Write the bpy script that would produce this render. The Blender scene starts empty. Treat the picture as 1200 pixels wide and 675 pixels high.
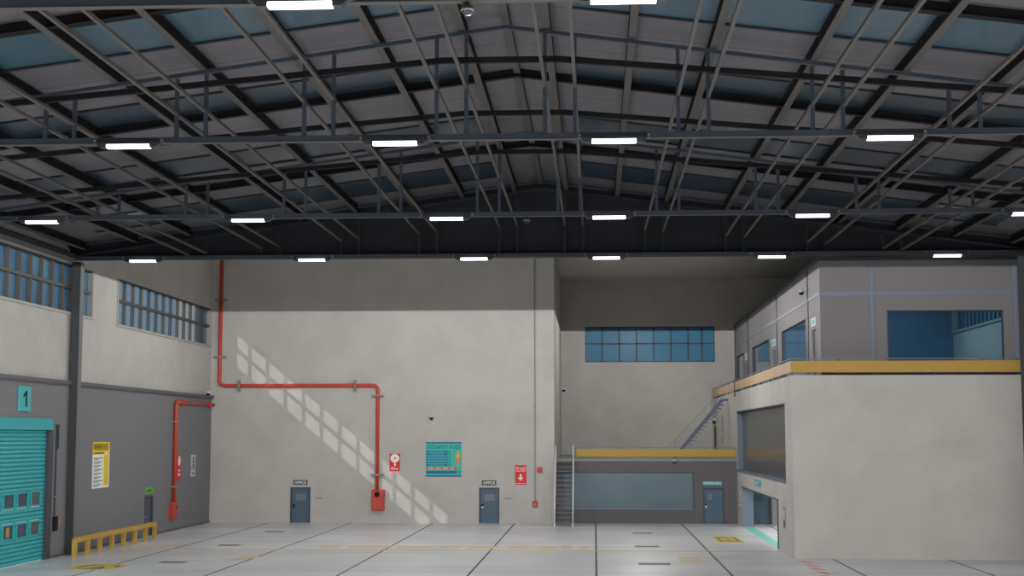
import bpy, bmesh, math, random
from mathutils import Vector, Matrix
random.seed(7)
C = bpy.context.scene.collection
PI = math.pi

# ------------------------------------------------------------------ materials
def lin(c):
    return tuple(((v/255)/12.92 if v/255 <= 0.04045 else ((v/255+0.055)/1.055)**2.4) for v in c) + (1.0,)

def mat(name, rgb, rough=0.6, metal=0.0, spec=0.5, var=0.0, scale=2.0, bump=0.0, emit=0.0, stretch=None):
    m = bpy.data.materials.new(name); m.use_nodes = True
    nt = m.node_tree; N = nt.nodes; L = nt.links
    b = N['Principled BSDF']
    b.inputs['Roughness'].default_value = rough
    b.inputs['Metallic'].default_value = metal
    b.inputs['Specular IOR Level'].default_value = spec
    col = lin(rgb)
    tc = N.new('ShaderNodeTexCoord'); mp = N.new('ShaderNodeMapping')
    if stretch: mp.inputs['Scale'].default_value = stretch
    nz = N.new('ShaderNodeTexNoise'); nz.inputs['Scale'].default_value = scale
    nz.inputs['Detail'].default_value = 6; nz.inputs['Roughness'].default_value = 0.6
    L.new(tc.outputs['Object'], mp.inputs[0]); L.new(mp.outputs[0], nz.inputs['Vector'])
    rp = N.new('ShaderNodeValToRGB')
    rp.color_ramp.elements[0].position = 0.3; rp.color_ramp.elements[1].position = 0.62
    rp.color_ramp.elements[0].color = tuple(v*(1-var) for v in col[:3]) + (1,)
    rp.color_ramp.elements[1].color = col
    L.new(nz.outputs['Fac'], rp.inputs[0]); L.new(rp.outputs[0], b.inputs['Base Color'])
    if bump:
        bp = N.new('ShaderNodeBump'); bp.inputs['Strength'].default_value = bump
        L.new(nz.outputs['Fac'], bp.inputs['Height']); L.new(bp.outputs[0], b.inputs['Normal'])
    if emit:
        b.inputs['Emission Color'].default_value = (1, 1, 1, 1)
        b.inputs['Emission Strength'].default_value = emit
    return m

def floor_mat():
    m = mat('floor_paint', (196, 199, 204), 0.32, spec=0.45)
    nt = m.node_tree; N = nt.nodes; L = nt.links; b = N['Principled BSDF']
    tc = N.new('ShaderNodeTexCoord'); mp = N.new('ShaderNodeMapping')
    mp.inputs['Scale'].default_value = (0.06, 0.9, 1)
    L.new(tc.outputs['Object'], mp.inputs[0])
    n1 = N.new('ShaderNodeTexNoise'); n1.inputs['Scale'].default_value = 1.0; n1.inputs['Detail'].default_value = 5
    L.new(mp.outputs[0], n1.inputs['Vector'])
    n2 = N.new('ShaderNodeTexNoise'); n2.inputs['Scale'].default_value = 0.22; n2.inputs['Detail'].default_value = 6
    L.new(tc.outputs['Object'], n2.inputs['Vector'])
    mx = N.new('ShaderNodeMath'); mx.operation = 'ADD'
    L.new(n1.outputs['Fac'], mx.inputs[0]); L.new(n2.outputs['Fac'], mx.inputs[1])
    r = N.new('ShaderNodeValToRGB')
    r.color_ramp.elements[0].position = 0.62; r.color_ramp.elements[0].color = lin((200, 202, 207))
    r.color_ramp.elements[1].position = 1.0; r.color_ramp.elements[1].color = lin((221, 223, 227))
    hv = N.new('ShaderNodeMath'); hv.operation = 'MULTIPLY'; hv.inputs[1].default_value = 0.8
    L.new(mx.outputs[0], hv.inputs[0]); L.new(hv.outputs[0], r.inputs[0])
    L.new(r.outputs[0], b.inputs['Base Color'])
    rr = N.new('ShaderNodeMapRange'); rr.inputs['To Min'].default_value = 0.24; rr.inputs['To Max'].default_value = 0.42
    L.new(n2.outputs['Fac'], rr.inputs['Value']); L.new(rr.outputs[0], b.inputs['Roughness'])
    return m

def roof_mat():
    m = mat('roof_panel', (112, 109, 113), 0.55, spec=0.3)
    nt = m.node_tree; N = nt.nodes; L = nt.links; b = N['Principled BSDF']
    tc = N.new('ShaderNodeTexCoord'); sp = N.new('ShaderNodeSeparateXYZ'); L.new(tc.outputs['Object'], sp.inputs[0])
    def wrap(off, per, w):
        a = N.new('ShaderNodeMath'); a.operation = 'ADD'; a.inputs[1].default_value = off; L.new(sp.outputs['Y'], a.inputs[0])
        d = N.new('ShaderNodeMath'); d.operation = 'MODULO'; d.inputs[1].default_value = per; L.new(a.outputs[0], d.inputs[0])
        l = N.new('ShaderNodeMath'); l.operation = 'LESS_THAN'; l.inputs[1].default_value = w; L.new(d.outputs[0], l.inputs[0])
        return l
    seam = wrap(100.0, 1.95, 0.10)
    n = N.new('ShaderNodeTexNoise'); n.inputs['Scale'].default_value = 0.4; n.inputs['Detail'].default_value = 4
    L.new(tc.outputs['Object'], n.inputs['Vector'])
    r = N.new('ShaderNodeValToRGB'); r.color_ramp.elements[0].color = lin((92, 90, 94)); r.color_ramp.elements[1].color = lin((109, 106, 109))
    L.new(n.outputs['Fac'], r.inputs[0])
    mx = N.new('ShaderNodeMix'); mx.data_type = 'RGBA'; mx.inputs[7].default_value = lin((80, 79, 84))
    L.new(seam.outputs[0], mx.inputs[0]); L.new(r.outputs[0], mx.inputs[6]); L.new(mx.outputs[2], b.inputs['Base Color'])
    return m

def pane_mat(name, rgb, transp, rough=0.12, rgb2=None, tint=(1, 1, 1), spec=0.5):
    m = bpy.data.materials.new(name); m.use_nodes = True
    nt = m.node_tree; N = nt.nodes; L = nt.links
    b = N['Principled BSDF']; out = N['Material Output']
    b.inputs['Base Color'].default_value = lin(rgb); b.inputs['Roughness'].default_value = rough
    b.inputs['Specular IOR Level'].default_value = spec
    if rgb2:
        tc = N.new('ShaderNodeTexCoord'); n = N.new('ShaderNodeTexNoise'); n.inputs['Scale'].default_value = 0.35
        n.inputs['Detail'].default_value = 3
        L.new(tc.outputs['Object'], n.inputs['Vector'])
        r = N.new('ShaderNodeValToRGB'); r.color_ramp.elements[0].position = .35; r.color_ramp.elements[1].position = .65
        r.color_ramp.elements[0].color = lin(rgb); r.color_ramp.elements[1].color = lin(rgb2)
        L.new(n.outputs['Fac'], r.inputs[0]); L.new(r.outputs[0], b.inputs['Base Color'])
    if transp:
        t = N.new('ShaderNodeBsdfTransparent'); t.inputs['Color'].default_value = tuple(tint) + (1,)
        mx = N.new('ShaderNodeMixShader'); mx.inputs[0].default_value = transp
        L.new(b.outputs[0], mx.inputs[1]); L.new(t.outputs[0], mx.inputs[2]); L.new(mx.outputs[0], out.inputs[0])
    return m

def worn_mat(name, rgb, cover=0.5, scale=3.0):
    """paint rubbed thin on the floor: noise mixes it with the bare floor colour"""
    m = bpy.data.materials.new(name); m.use_nodes = True
    nt = m.node_tree; N = nt.nodes; L = nt.links; b = N['Principled BSDF']
    b.inputs['Roughness'].default_value = 0.4
    tc = N.new('ShaderNodeTexCoord'); n = N.new('ShaderNodeTexNoise'); n.inputs['Scale'].default_value = scale
    n.inputs['Detail'].default_value = 8; L.new(tc.outputs['Object'], n.inputs['Vector'])
    r = N.new('ShaderNodeValToRGB')
    r.color_ramp.elements[0].position = cover-0.12; r.color_ramp.elements[0].color = lin(rgb)
    r.color_ramp.elements[1].position = cover+0.12; r.color_ramp.elements[1].color = lin((194, 196, 198))
    L.new(n.outputs['Fac'], r.inputs[0]); L.new(r.outputs[0], b.inputs['Base Color'])
    return m

M = {}
M['concrete'] = mat('pale_concrete', (192, 189, 185), 0.85, spec=0.2, var=0.12, scale=0.55)
M['soffit'] = mat('back_bay_ceiling', (200, 195, 188), 0.9, spec=0.1)
M['panel'] = mat('grey_panel', (124, 124, 128), 0.7, spec=0.3, var=0.04, scale=0.5)
M['ledge'] = mat('dark_ledge', (92, 92, 96), 0.6)
M['column'] = mat('column_steel', (52, 55, 58), 0.6)
M['column2'] = mat('lit_side_eave_trim', (110, 112, 112), 0.6)
M['truss'] = mat('truss_steel', (58, 68, 80), 0.5)
M['endtruss'] = mat('end_truss_steel', (50, 54, 62), 0.6, spec=0.2)
M['rafter'] = mat('rafter_steel', (34, 32, 33), 0.7, spec=0.1)
M['purlin'] = mat('purlin_steel', (86, 83, 79), 0.6, spec=0.2)
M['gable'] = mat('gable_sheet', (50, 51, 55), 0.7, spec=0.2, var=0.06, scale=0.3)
M['roof'] = roof_mat()
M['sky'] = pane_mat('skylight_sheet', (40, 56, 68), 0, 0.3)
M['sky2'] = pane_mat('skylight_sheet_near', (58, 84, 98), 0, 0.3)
M['floor'] = floor_mat()
M['joint'] = mat('joint_sealant', (72, 74, 76), 0.8)
M['faintjoint'] = mat('faint_joint', (158, 160, 164), 0.7)
M['drain'] = mat('drain_grate', (140, 139, 132), 0.7, var=0.15, scale=6)
M['paneblue'] = mat('dark_blue_pane', (52, 62, 84), 0.2)
M['red'] = mat('red_pipe_paint', (198, 68, 46), 0.45)
M['redsign'] = mat('red_sign', (216, 34, 38), 0.5)
M['redbox'] = mat('red_enclosure', (186, 60, 42), 0.45)
M['white'] = mat('white_print', (236, 236, 234), 0.5)
M['whitepaint'] = mat('white_paint', (205, 208, 214), 0.5)
M['clamp'] = mat('galvanised_clamp', (132, 134, 128), 0.5)
M['black'] = mat('black_plastic', (26, 28, 32), 0.6, spec=0.15)
M['darkslot'] = mat('dark_gap', (34, 38, 46), 0.7)
M['yellow'] = mat('yellow_guard', (184, 147, 66), 0.6, var=0.06, scale=1.5)
M['wood'] = mat('yellow_timber', (196, 158, 72), 0.65, var=0.2, scale=5)
M['ochre'] = mat('tan_kick_board', (196, 170, 136), 0.6, var=0.06, scale=1.5)  # tan for the side boards, paler than the yellow front
M['teal'] = mat('teal_door_paint', (40, 166, 170), 0.45)
M['tealsign'] = mat('teal_sign', (60, 176, 180), 0.5)
M['tealdark'] = mat('dark_teal_print', (22, 84, 92), 0.5)
M['bluedoor'] = mat('blue_door_paint', (72, 97, 116), 0.5)
M['doordark'] = mat('dark_blue_grey_door', (74, 84, 96), 0.5)
M['jamb'] = mat('blue_grey_jamb', (104, 118, 132), 0.55)
M['office'] = mat('office_panel', (134, 130, 132), 0.6, spec=0.25)
M['trimblue'] = mat('blue_grey_trim', (122, 132, 152), 0.5)
M['trimdark'] = mat('dark_trim', (62, 66, 76), 0.5)
M['facade'] = mat('dark_room_panel', (101, 98, 101), 0.65, spec=0.3)
M['glassblue'] = pane_mat('blue_glass', (58, 104, 138), 0.0, 0.5, (86, 132, 162), spec=.25)
M['glasssun'] = pane_mat('blue_glass_clear', (66, 108, 138), 0.5, 0.5, (80, 122, 150), spec=.25, tint=(0.85, 0.94, 1.0))
M['glassteal'] = pane_mat('teal_window_glass', (58, 122, 156), 0.0, 0.35, (66, 130, 164), spec=0.15)
M['glassgrey'] = pane_mat('grey_glass', (74, 76, 78), 0.0, 0.22)
M['glassfrost'] = pane_mat('frosted_blue_glass', (94, 114, 126), 0.0, 0.25, (104, 122, 130), spec=.3)
M['glassoff'] = pane_mat('office_side_glass', (62, 92, 122), 0.0, 0.06, (72, 100, 126))
M['glassclear'] = pane_mat('clear_office_glass', (40, 70, 90), 0.8, 0.05, tint=(0.62, 0.8, 0.88))
M['frame'] = mat('grey_window_frame', (76, 75, 72), 0.6)
M['framelight'] = mat('pale_window_frame', (168, 166, 160), 0.6)
M['tube'] = mat('lamp_diffuser', (250, 250, 250), 0.5, emit=4.0)
M['housing'] = mat('lamp_housing', (58, 60, 62), 0.5)
M['yellowsign'] = mat('yellow_sign', (226, 196, 24), 0.5)
M['greensign'] = mat('green_exit_sign', (92, 190, 52), 0.5, emit=0.0)
M['signgrey'] = mat('pale_grey_sign', (196, 198, 198), 0.5)
M['darksign'] = mat('charcoal_sign', (58, 62, 66), 0.5)
M['navy'] = mat('navy_print', (24, 92, 150), 0.5)
M['navy2'] = mat('mid_blue_print', (52, 132, 172), 0.5)
M['board'] = mat('turquoise_board', (34, 184, 170), 0.5)
M['olive'] = mat('dark_green_print', (10, 92, 84), 0.5)
M['orange'] = mat('orange_print', (226, 110, 36), 0.5)
M['lineyellow'] = worn_mat('worn_yellow_line', (214, 176, 84), 0.72, 1.5)
M['patchorange'] = worn_mat('worn_orange_patch', (226, 186, 116), 0.52, 4.0)
M['markyellow'] = worn_mat('yellow_floor_mark', (214, 196, 52), 0.66, 2.0)
M['markolive'] = worn_mat('olive_floor_mark', (140, 132, 84), 0.66, 2.0)
M['markteal'] = worn_mat('teal_floor_stripe', (110, 200, 186), 0.7, 1.0)
M['markred'] = worn_mat('red_floor_dash', (222, 104, 98), 0.62, 2.0)
M['tread'] = mat('steel_tread', (112, 118, 128), 0.5)
M['stairblue'] = mat('blue_grey_stair', (84, 98, 118), 0.5)
M['chrome'] = mat('pale_handle', (210, 205, 180), 0.35, metal=0.4)
M['partition'] = mat('blue_partition', (52, 104, 136), 0.7)
M['interior'] = mat('pale_interior', (198, 196, 192), 0.8)
M['amber'] = mat('amber_button', (204, 120, 60), 0.5)

# ------------------------------------------------------------------ mesh helpers
class MB:
    def __init__(s, *mats):
        s.bm = bmesh.new(); s.mats = list(mats)
    def _idx(s, m):
        if m is None: return 0
        if m not in s.mats: s.mats.append(m)
        return s.mats.index(m)
    def box(s, x0, x1, y0, y1, z0, z1, m=None):
        i = s._idx(m)
        x0, x1 = sorted((x0, x1)); y0, y1 = sorted((y0, y1)); z0, z1 = sorted((z0, z1))
        v = [s.bm.verts.new(p) for p in ((x0,y0,z0),(x1,y0,z0),(x1,y1,z0),(x0,y1,z0),(x0,y0,z1),(x1,y0,z1),(x1,y1,z1),(x0,y1,z1))]
        for f in ((3,2,1,0),(4,5,6,7),(0,1,5,4),(1,2,6,5),(2,3,7,6),(3,0,4,7)):
            s.bm.faces.new([v[k] for k in f]).material_index = i
        return s
    def bar(s, p, q, w, h, m=None):
        """rectangular bar from p to q, w across (horizontal), h in the upright direction"""
        i = s._idx(m); p = Vector(p); q = Vector(q); d = (q-p).normalized()
        side = d.cross(Vector((0,0,1)))
        if side.length < 1e-4: side = Vector((1,0,0))
        side.normalize(); up = side.cross(d).normalized()
        v = []
        for o in (p, q):
            for a, b in ((-1,-1),(1,-1),(1,1),(-1,1)):
                v.append(s.bm.verts.new(o + side*a*w/2 + up*b*h/2))
        for f in ((0,1,2,3),(7,6,5,4),(0,4,5,1),(1,5,6,2),(2,6,7,3),(3,7,4,0)):
            s.bm.faces.new([v[k] for k in f]).material_index = i
        return s
    def cyl(s, p, q, r, n=16, r2=None, m=None):
        i = s._idx(m); p = Vector(p); q = Vector(q); d = (q-p).normalized()
        a = d.orthogonal().normalized(); b = d.cross(a); r2 = r if r2 is None else r2
        A = [s.bm.verts.new(p + (a*math.cos(t)+b*math.sin(t))*r) for t in [2*PI*k/n for k in range(n)]]
        B = [s.bm.verts.new(q + (a*math.cos(t)+b*math.sin(t))*r2) for t in [2*PI*k/n for k in range(n)]]
        for k in range(n):
            f = s.bm.faces.new((A[k], A[(k+1)%n], B[(k+1)%n], B[k])); f.smooth = True; f.material_index = i
        s.bm.faces.new(A[::-1]).material_index = i; s.bm.faces.new(B).material_index = i
        return s
    def tube(s, pts, r, n=14, bend=0.25):
        """round pipe through pts with rounded elbows, one continuous sweep"""
        P = [Vector(p) for p in pts]; path = [P[0]]
        for k in range(1, len(P)-1):
            a, b, c = P[k-1], P[k], P[k+1]
            u = (a-b).normalized(); w = (c-b).normalized()
            for t in range(7):
                t /= 6
                path.append((1-t)**2*(b+u*bend) + 2*t*(1-t)*b + t*t*(b+w*bend))
        path.append(P[-1]); rings = []
        ref = None
        for k, p in enumerate(path):
            d = (path[min(k+1, len(path)-1)] - path[max(k-1, 0)]).normalized()
            if ref is None: ref = d.orthogonal().normalized()
            ref = (ref - d*ref.dot(d)).normalized(); b = d.cross(ref)
            rings.append([s.bm.verts.new(p + (ref*math.cos(2*PI*j/n)+b*math.sin(2*PI*j/n))*r) for j in range(n)])
        for R0, R1 in zip(rings, rings[1:]):
            for j in range(n):
                s.bm.faces.new((R0[j], R0[(j+1)%n], R1[(j+1)%n], R1[j])).smooth = True
        s.bm.faces.new(rings[0][::-1]); s.bm.faces.new(rings[-1])
        return s
    def lathe(s, c, prof, n=20, m=None):
        i = s._idx(m); c = Vector(c); rings = []
        for r, z in prof:
            rings.append([s.bm.verts.new(c + Vector((max(r,1e-4)*math.cos(2*PI*j/n), max(r,1e-4)*math.sin(2*PI*j/n), z))) for j in range(n)])
        for R0, R1 in zip(rings, rings[1:]):
            for j in range(n):
                f = s.bm.faces.new((R0[j], R0[(j+1)%n], R1[(j+1)%n], R1[j])); f.smooth = True; f.material_index = i
        s.bm.faces.new(rings[0][::-1]).material_index = i; s.bm.faces.new(rings[-1]).material_index = i
        return s
    def poly(s, pts, thick, m=None):
        """flat polygon with thickness vector"""
        i = s._idx(m); t = Vector(thick)
        A = [s.bm.verts.new(Vector(p)) for p in pts]; B = [s.bm.verts.new(Vector(p)+t) for p in pts]
        n = len(pts)
        s.bm.faces.new(A).material_index = i; s.bm.faces.new(B[::-1]).material_index = i
        for k in range(n):
            s.bm.faces.new((A[k], B[k], B[(k+1)%n], A[(k+1)%n])).material_index = i
        return s
    def build(s, name, parent=None, world=True):
        off = ORG.get(parent, Vector()) if (parent is not None and world) else Vector()
        if off.length: bmesh.ops.translate(s.bm, vec=-off, verts=s.bm.verts)
        bmesh.ops.recalc_face_normals(s.bm, faces=s.bm.faces)
        me = bpy.data.meshes.new(name); s.bm.to_mesh(me); s.bm.free()
        for m in s.mats: me.materials.append(M[m])
        o = bpy.data.objects.new(name, me); C.objects.link(o)
        if parent is not None:
            o.parent = parent; ORG[o] = ORG.get(parent, Vector())
        return o
ORG = {}

def tag(o, label, cat, group=None, kind=None):
    o['label'] = label; o['category'] = cat
    if group: o['group'] = group
    if kind: o['kind'] = kind
    return o
def thing(name, label, cat, loc=(0,0,0), group=None, kind=None):
    o = bpy.data.objects.new(name, None); C.objects.link(o); o.location = loc
    o.empty_display_size = 0.2; ORG[o] = Vector(loc)
    return tag(o, label, cat, group, kind)
def struct(o, label, cat):
    return tag(o, label, cat, None, 'structure')
def dup(root, loc, label, group=None):
    r = root.copy(); C.objects.link(r); r.location = loc; ORG[r] = Vector(loc)
    r['label'] = label
    if group: r['group'] = group
    for ch in list(root.children):
        c = ch.copy(); C.objects.link(c); c.parent = r
        for g in list(ch.children):
            d = g.copy(); C.objects.link(d); d.parent = c
    return r
def holes(mb, u0, u1, v0, v1, hs, put):
    """cover the rectangle with boxes except for the holes; put(u0,u1,v0,v1)"""
    us = sorted({u0, u1, *[min(max(h[k], u0), u1) for h in hs for k in (0, 1)]})
    for a, b in zip(us, us[1:]):
        blocked = sorted([(h[2], h[3]) for h in hs if h[0] <= a+1e-6 and h[1] >= b-1e-6])
        z = v0
        for c, d in blocked:
            if c > z+1e-6: put(a, b, z, c)
            z = max(z, d)
        if z < v1-1e-6: put(a, b, z, v1)

AX = {'-Y': ((1,0,0),(0,0,1),(0,-1,0)), '+X': ((0,1,0),(0,0,1),(1,0,0)), '-X': ((0,-1,0),(0,0,1),(-1,0,0)), '+Z': ((1,0,0),(0,1,0),(0,0,1))}
def text(name, s, centre, w, h, face, m, parent, depth=0.012, fat=0.022):
    cu = bpy.data.curves.new('txt', 'FONT'); cu.body = s; cu.align_x = 'LEFT'; cu.resolution_u = 2; cu.extrude = 0.0; cu.size = 1
    cu.offset = fat
    t = bpy.data.objects.new('txt', cu); C.objects.link(t)
    dg = bpy.context.evaluated_depsgraph_get()
    me = bpy.data.meshes.new_from_object(t.evaluated_get(dg)); bpy.data.objects.remove(t); bpy.data.curves.remove(cu)
    xs = [v.co.x for v in me.vertices]; ys = [v.co.y for v in me.vertices]
    sx = w/(max(xs)-min(xs)); sy = h/(max(ys)-min(ys)); cx = (max(xs)+min(xs))/2; cy = (max(ys)+min(ys))/2
    U, V, Nn = [Vector(a) for a in AX[face]]; c = Vector(centre) - ORG.get(parent, Vector())
    for v in me.vertices:
        v.co = c + U*((v.co.x-cx)*sx) + V*((v.co.y-cy)*sy) + Nn*depth
    me.materials.clear(); me.materials.append(M[m]); me.name = name
    o = bpy.data.objects.new(name, me); C.objects.link(o); o.parent = parent
    return o
ORD = ['first','second','third','fourth','fifth','sixth','seventh','eighth','ninth','tenth']

# ------------------------------------------------------------------ main dimensions (metres)
XL, XU, XR = -23.1, -23.2, 18.85       # grey panel face, upper wall face, right wall face
YB, YF, YG = 87.6, 105.5, 63.2        # back wall, far recess wall, gable
XC = -2.4                             # corner of back wall and recess
XS = 8.4                              # side wall of the right block
RX, RZ, SL = -2.29, 16.27, 0.13       # roof ridge
CZ = 16.4                             # ceiling of the back bay
def roofz(x): return RZ - SL*abs(x-RX)

# ------------------------------------------------------------------ floor
fl = MB('floor').box(-23.6, 19, -30, 106, -0.2, 0)
for x in (-19.4, -14.5, -9.6, -4.75, 0.03, 5.08, 10.0, 14.8):
    y1 = YB if x < XC else (88 if x < 9 else (87.5 if x < 11 else YG))
    fl.box(x-0.04, x+0.04, 20, y1, 0, 0.002, 'joint')
for y in (56.6, 61.2, 65.6, 71.9, 77.6, 82.6):
    fl.box(-23, XS if y > 63 else XR, y-0.035, y+0.035, 0, 0.0015, 'faintjoint')
floor = struct(fl.build('floor'), 'pale grey painted concrete floor with dark joints and worn markings', 'floor')
MB('lineyellow').box(-21.6, XS, 67.0, 67.36, 0, 0.004).build('floor_line', floor)
mb = MB('patchorange')
for a, b, y in ((-12.9,-11.9,69.0),(-11.5,-9.6,69.1),(-9.3,-7.6,68.9),(-7.3,-6.3,69.0),(-5.9,-4.5,69.0),(-4.1,-3.1,69.1),(-2.7,-1.9,69.0),(-1.6,-1.1,69.4),(-0.7,-0.3,69.4)):
    mb.box(a, b, y-0.75, y+0.75, 0, 0.003)
mb.build('worn_band', floor)
MB('patchorange').poly([(-15.4,61.4,0.003),(-14.6,61.4,0.003),(-14.3,63.4,0.003),(-15.1,63.4,0.003)], (0,0,-0.002)).build('worn_patch', floor)
MB('patchorange').box(3.55, 4.35, 61.2, 64.2, 0, 0.003).build('worn_patch', floor)
# round mark
mb = MB('markyellow'); n = 32
def ring(cx, cy, rx, ry, w):
    for k in range(n):
        a, b = 2*PI*k/n, 2*PI*(k+1)/n
        mb.poly([(cx+rx*math.cos(a), cy+ry*math.sin(a), .003), (cx+rx*math.cos(b), cy+ry*math.sin(b), .003),
                 (cx+(rx-w)*math.cos(b), cy+(ry-w*1.2)*math.sin(b), .003), (cx+(rx-w)*math.cos(a), cy+(ry-w*1.2)*math.sin(a), .003)], (0,0,-.002))
ring(-19.72, 58.0, 1.12, 1.35, 0.26)
mb.poly([(-20.5,57.3,.004),(-20.0,57.3,.004),(-19.6,58.6,.004),(-19.3,57.3,.004),(-18.9,57.3,.004),(-19.3,58.9,.004),(-19.8,58.9,.004)], (0,0,-.003))
em = mb.build('round_floor_mark', floor)
MB('markolive').poly([(-19.72+0.86*math.cos(2*PI*k/24), 58.0+1.03*math.sin(2*PI*k/24), .002) for k in range(24)], (0,0,-.001)).build('mark_ground', em)
# rectangular mark
mb = MB('markyellow')
mb.box(5.98, 7.28, 72.7, 73.2, 0, .003).box(5.98, 7.28, 76.6, 77.1, 0, .003).box(5.98, 6.12, 73.2, 76.6, 0, .003).box(7.14, 7.28, 73.2, 76.6, 0, .003)
mb.box(6.3, 6.5, 73.8, 76, 0, .004).box(6.75, 6.95, 73.8, 76, 0, .004).box(6.5, 6.75, 74.6, 75.2, 0, .004)
em = mb.build('rectangular_floor_mark', floor)
MB('markolive').box(6.12, 7.14, 73.2, 76.6, 0, .002).build('mark_ground', em)
MB('markteal').box(8.42, 8.95, 68.7, 84.8, 0, .003).build('floor_stripe', floor)
mb = MB('markred')
for y in (62.3, 60.7, 59.1, 57.5, 55.9, 54.3):
    mb.poly([(8.35, y, .003), (8.65, y-1.0, .003), (8.95, y-1.0, .003), (8.65, y, .003)], (0,0,-.002))
mb.build('floor_dashes', floor)
dr = None
DN = ['left floor, nearest the camera', 'left floor, beside the end of the timber barrier', 'left floor, nearest the back wall',
      'right floor, nearest the dark grey room', 'right floor, middle of three', 'right floor, nearest the camera']
for k, (x, y, l) in enumerate(((-17.35,60.2,.55),(-17.37,69.6,.52),(-17.35,79.5,.52),(2.5,79.2,.52),(2.42,69.9,.57),(2.39,60.5,.65))):
    mb = MB('drain').box(-l, l, -.42, .42, 0, 0.004)
    for j in range(9):
        u = -l+.1+j*(2*l-.2)/8
        mb.box(u-.02, u+.02, -.36, .36, 0.004, .006, 'joint')
    o = mb.build('drain_cover'); o.location = (x, y, 0)
    tag(o, 'grey slot drain cover in the ' + DN[k], 'drain cover', 'drain covers in the floor')

# ------------------------------------------------------------------ walls
W1 = (36.0, 66.3, 10.6, 12.75); W2 = (70.0, 87.25, 10.57, 12.82); DL = (74.85, 76.15, 0, 2.0); RD = (50.4, 61.25, 0, 5.9)
mb = MB('concrete')
holes(mb, -30, YF+.3, 0, CZ, [W1, W2, DL, RD], lambda a, b, c, d: mb.box(XU-.3, XU, a, b, c, d))
mb.box(XU-1.6, XU-.3, 85.3, 87.6, 0, CZ)  # unseen outside pilaster, added to keep the sun off the last panes
struct(mb.build('wall_left'), 'pale left wall with high ribbon windows above grey cladding', 'wall')
mb = MB('panel')
holes(mb, 20, YB, 0, 7.42, [DL, RD], lambda a, b, c, d: mb.box(XU-.02, XL, a, b, c, d))
tr = struct(mb.build('trim_1'), 'dark grey cladding covering the lower left wall', 'cladding')
mb = MB('ledge').box(XU-.02, XL+.14, 20, YB, 7.42, 7.58).box(XU-.02, XL+.08, 20, YB, 7.36, 7.42)
mb.build('ledge', tr)
struct(MB('ledge').box(XL, XL+.03, 61.9, 63.2, 0, .1).box(XL, XL+.03, 64.2, 74.8, 0, .1).box(XL, XL+.03, 76.2, YB, 0, .1).build('baseboard_left'), 'thin dark skirting along the foot of the left wall', 'skirting')

D1 = (-18.2, -17.0, 0, 2.1); D2 = (-6.88, -5.68, 0, 2.1)
mb = MB('concrete')
holes(mb, XU-.3, XC, 0, CZ, [D1, D2], lambda a, b, c, d: mb.box(a, b, YB, YB+.3, c, d))
mb.box(XC-.3, XC, YB+.3, YF, 0, CZ)
struct(mb.build('wall_back'), 'large pale concrete back wall with two blue office doors', 'wall')
FW = (-0.66, 8.62, 10.42, 12.97)
mb = MB('concrete')
holes(mb, XC-.3, 19, 0, CZ, [FW], lambda a, b, c, d: mb.box(a, b, YF, YF+.3, c, d))
struct(mb.build('wall_far'), 'pale wall at the end of the recess with wide blue window', 'wall')
RW = (66.2, 78.0, 10.6, 12.8)
mb = MB('concrete')
holes(mb, -30, YF+.3, 0, CZ, [RW], lambda a, b, c, d: mb.box(XR, XR+.3, a, b, c, d))
struct(mb.build('wall_right'), 'pale right side wall seen only through the upper office window', 'wall')
struct(MB('soffit').box(XU-.3, 19, YG+.25, YF+.3, CZ, CZ+.2).build('ceiling_2'), 'shaded flat ceiling over the back bay and recess', 'ceiling')
# gable sheet closing the roof above the beam
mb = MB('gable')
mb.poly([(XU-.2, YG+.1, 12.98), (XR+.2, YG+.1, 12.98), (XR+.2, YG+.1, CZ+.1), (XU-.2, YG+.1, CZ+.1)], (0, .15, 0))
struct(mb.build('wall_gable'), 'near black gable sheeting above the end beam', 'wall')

# ------------------------------------------------------------------ roof
mb = MB('roof')
for s, xe in ((-1, XU-.3), (1, XR+.3)):
    mb.poly([(RX, -30, RZ), (RX, YG+.12, RZ), (xe, YG+.12, roofz(xe)), (xe, -30, roofz(xe))], (0, 0, .15))
struct(mb.build('ceiling'), 'dark grey pitched metal roof sheeting', 'roof')
k = 1
SKN = ['nearest the camera', 'second from the camera', 'third from the camera', 'nearest the gable']
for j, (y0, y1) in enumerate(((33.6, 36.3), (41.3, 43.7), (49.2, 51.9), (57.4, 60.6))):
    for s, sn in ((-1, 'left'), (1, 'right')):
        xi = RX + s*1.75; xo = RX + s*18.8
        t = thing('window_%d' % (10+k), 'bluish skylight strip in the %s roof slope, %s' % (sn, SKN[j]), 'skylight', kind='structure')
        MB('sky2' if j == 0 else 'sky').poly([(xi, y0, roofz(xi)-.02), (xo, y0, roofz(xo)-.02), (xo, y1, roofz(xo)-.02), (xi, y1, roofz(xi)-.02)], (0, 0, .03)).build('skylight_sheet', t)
        MB('darkslot').bar((xi, y1, roofz(xi)-.03), (xo, y1, roofz(xo)-.03), .12, .08).bar((xi, y0, roofz(xi)-.03), (xo, y0, roofz(xo)-.03), .06, .06).build('skylight_frame', t)
        k += 1
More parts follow.
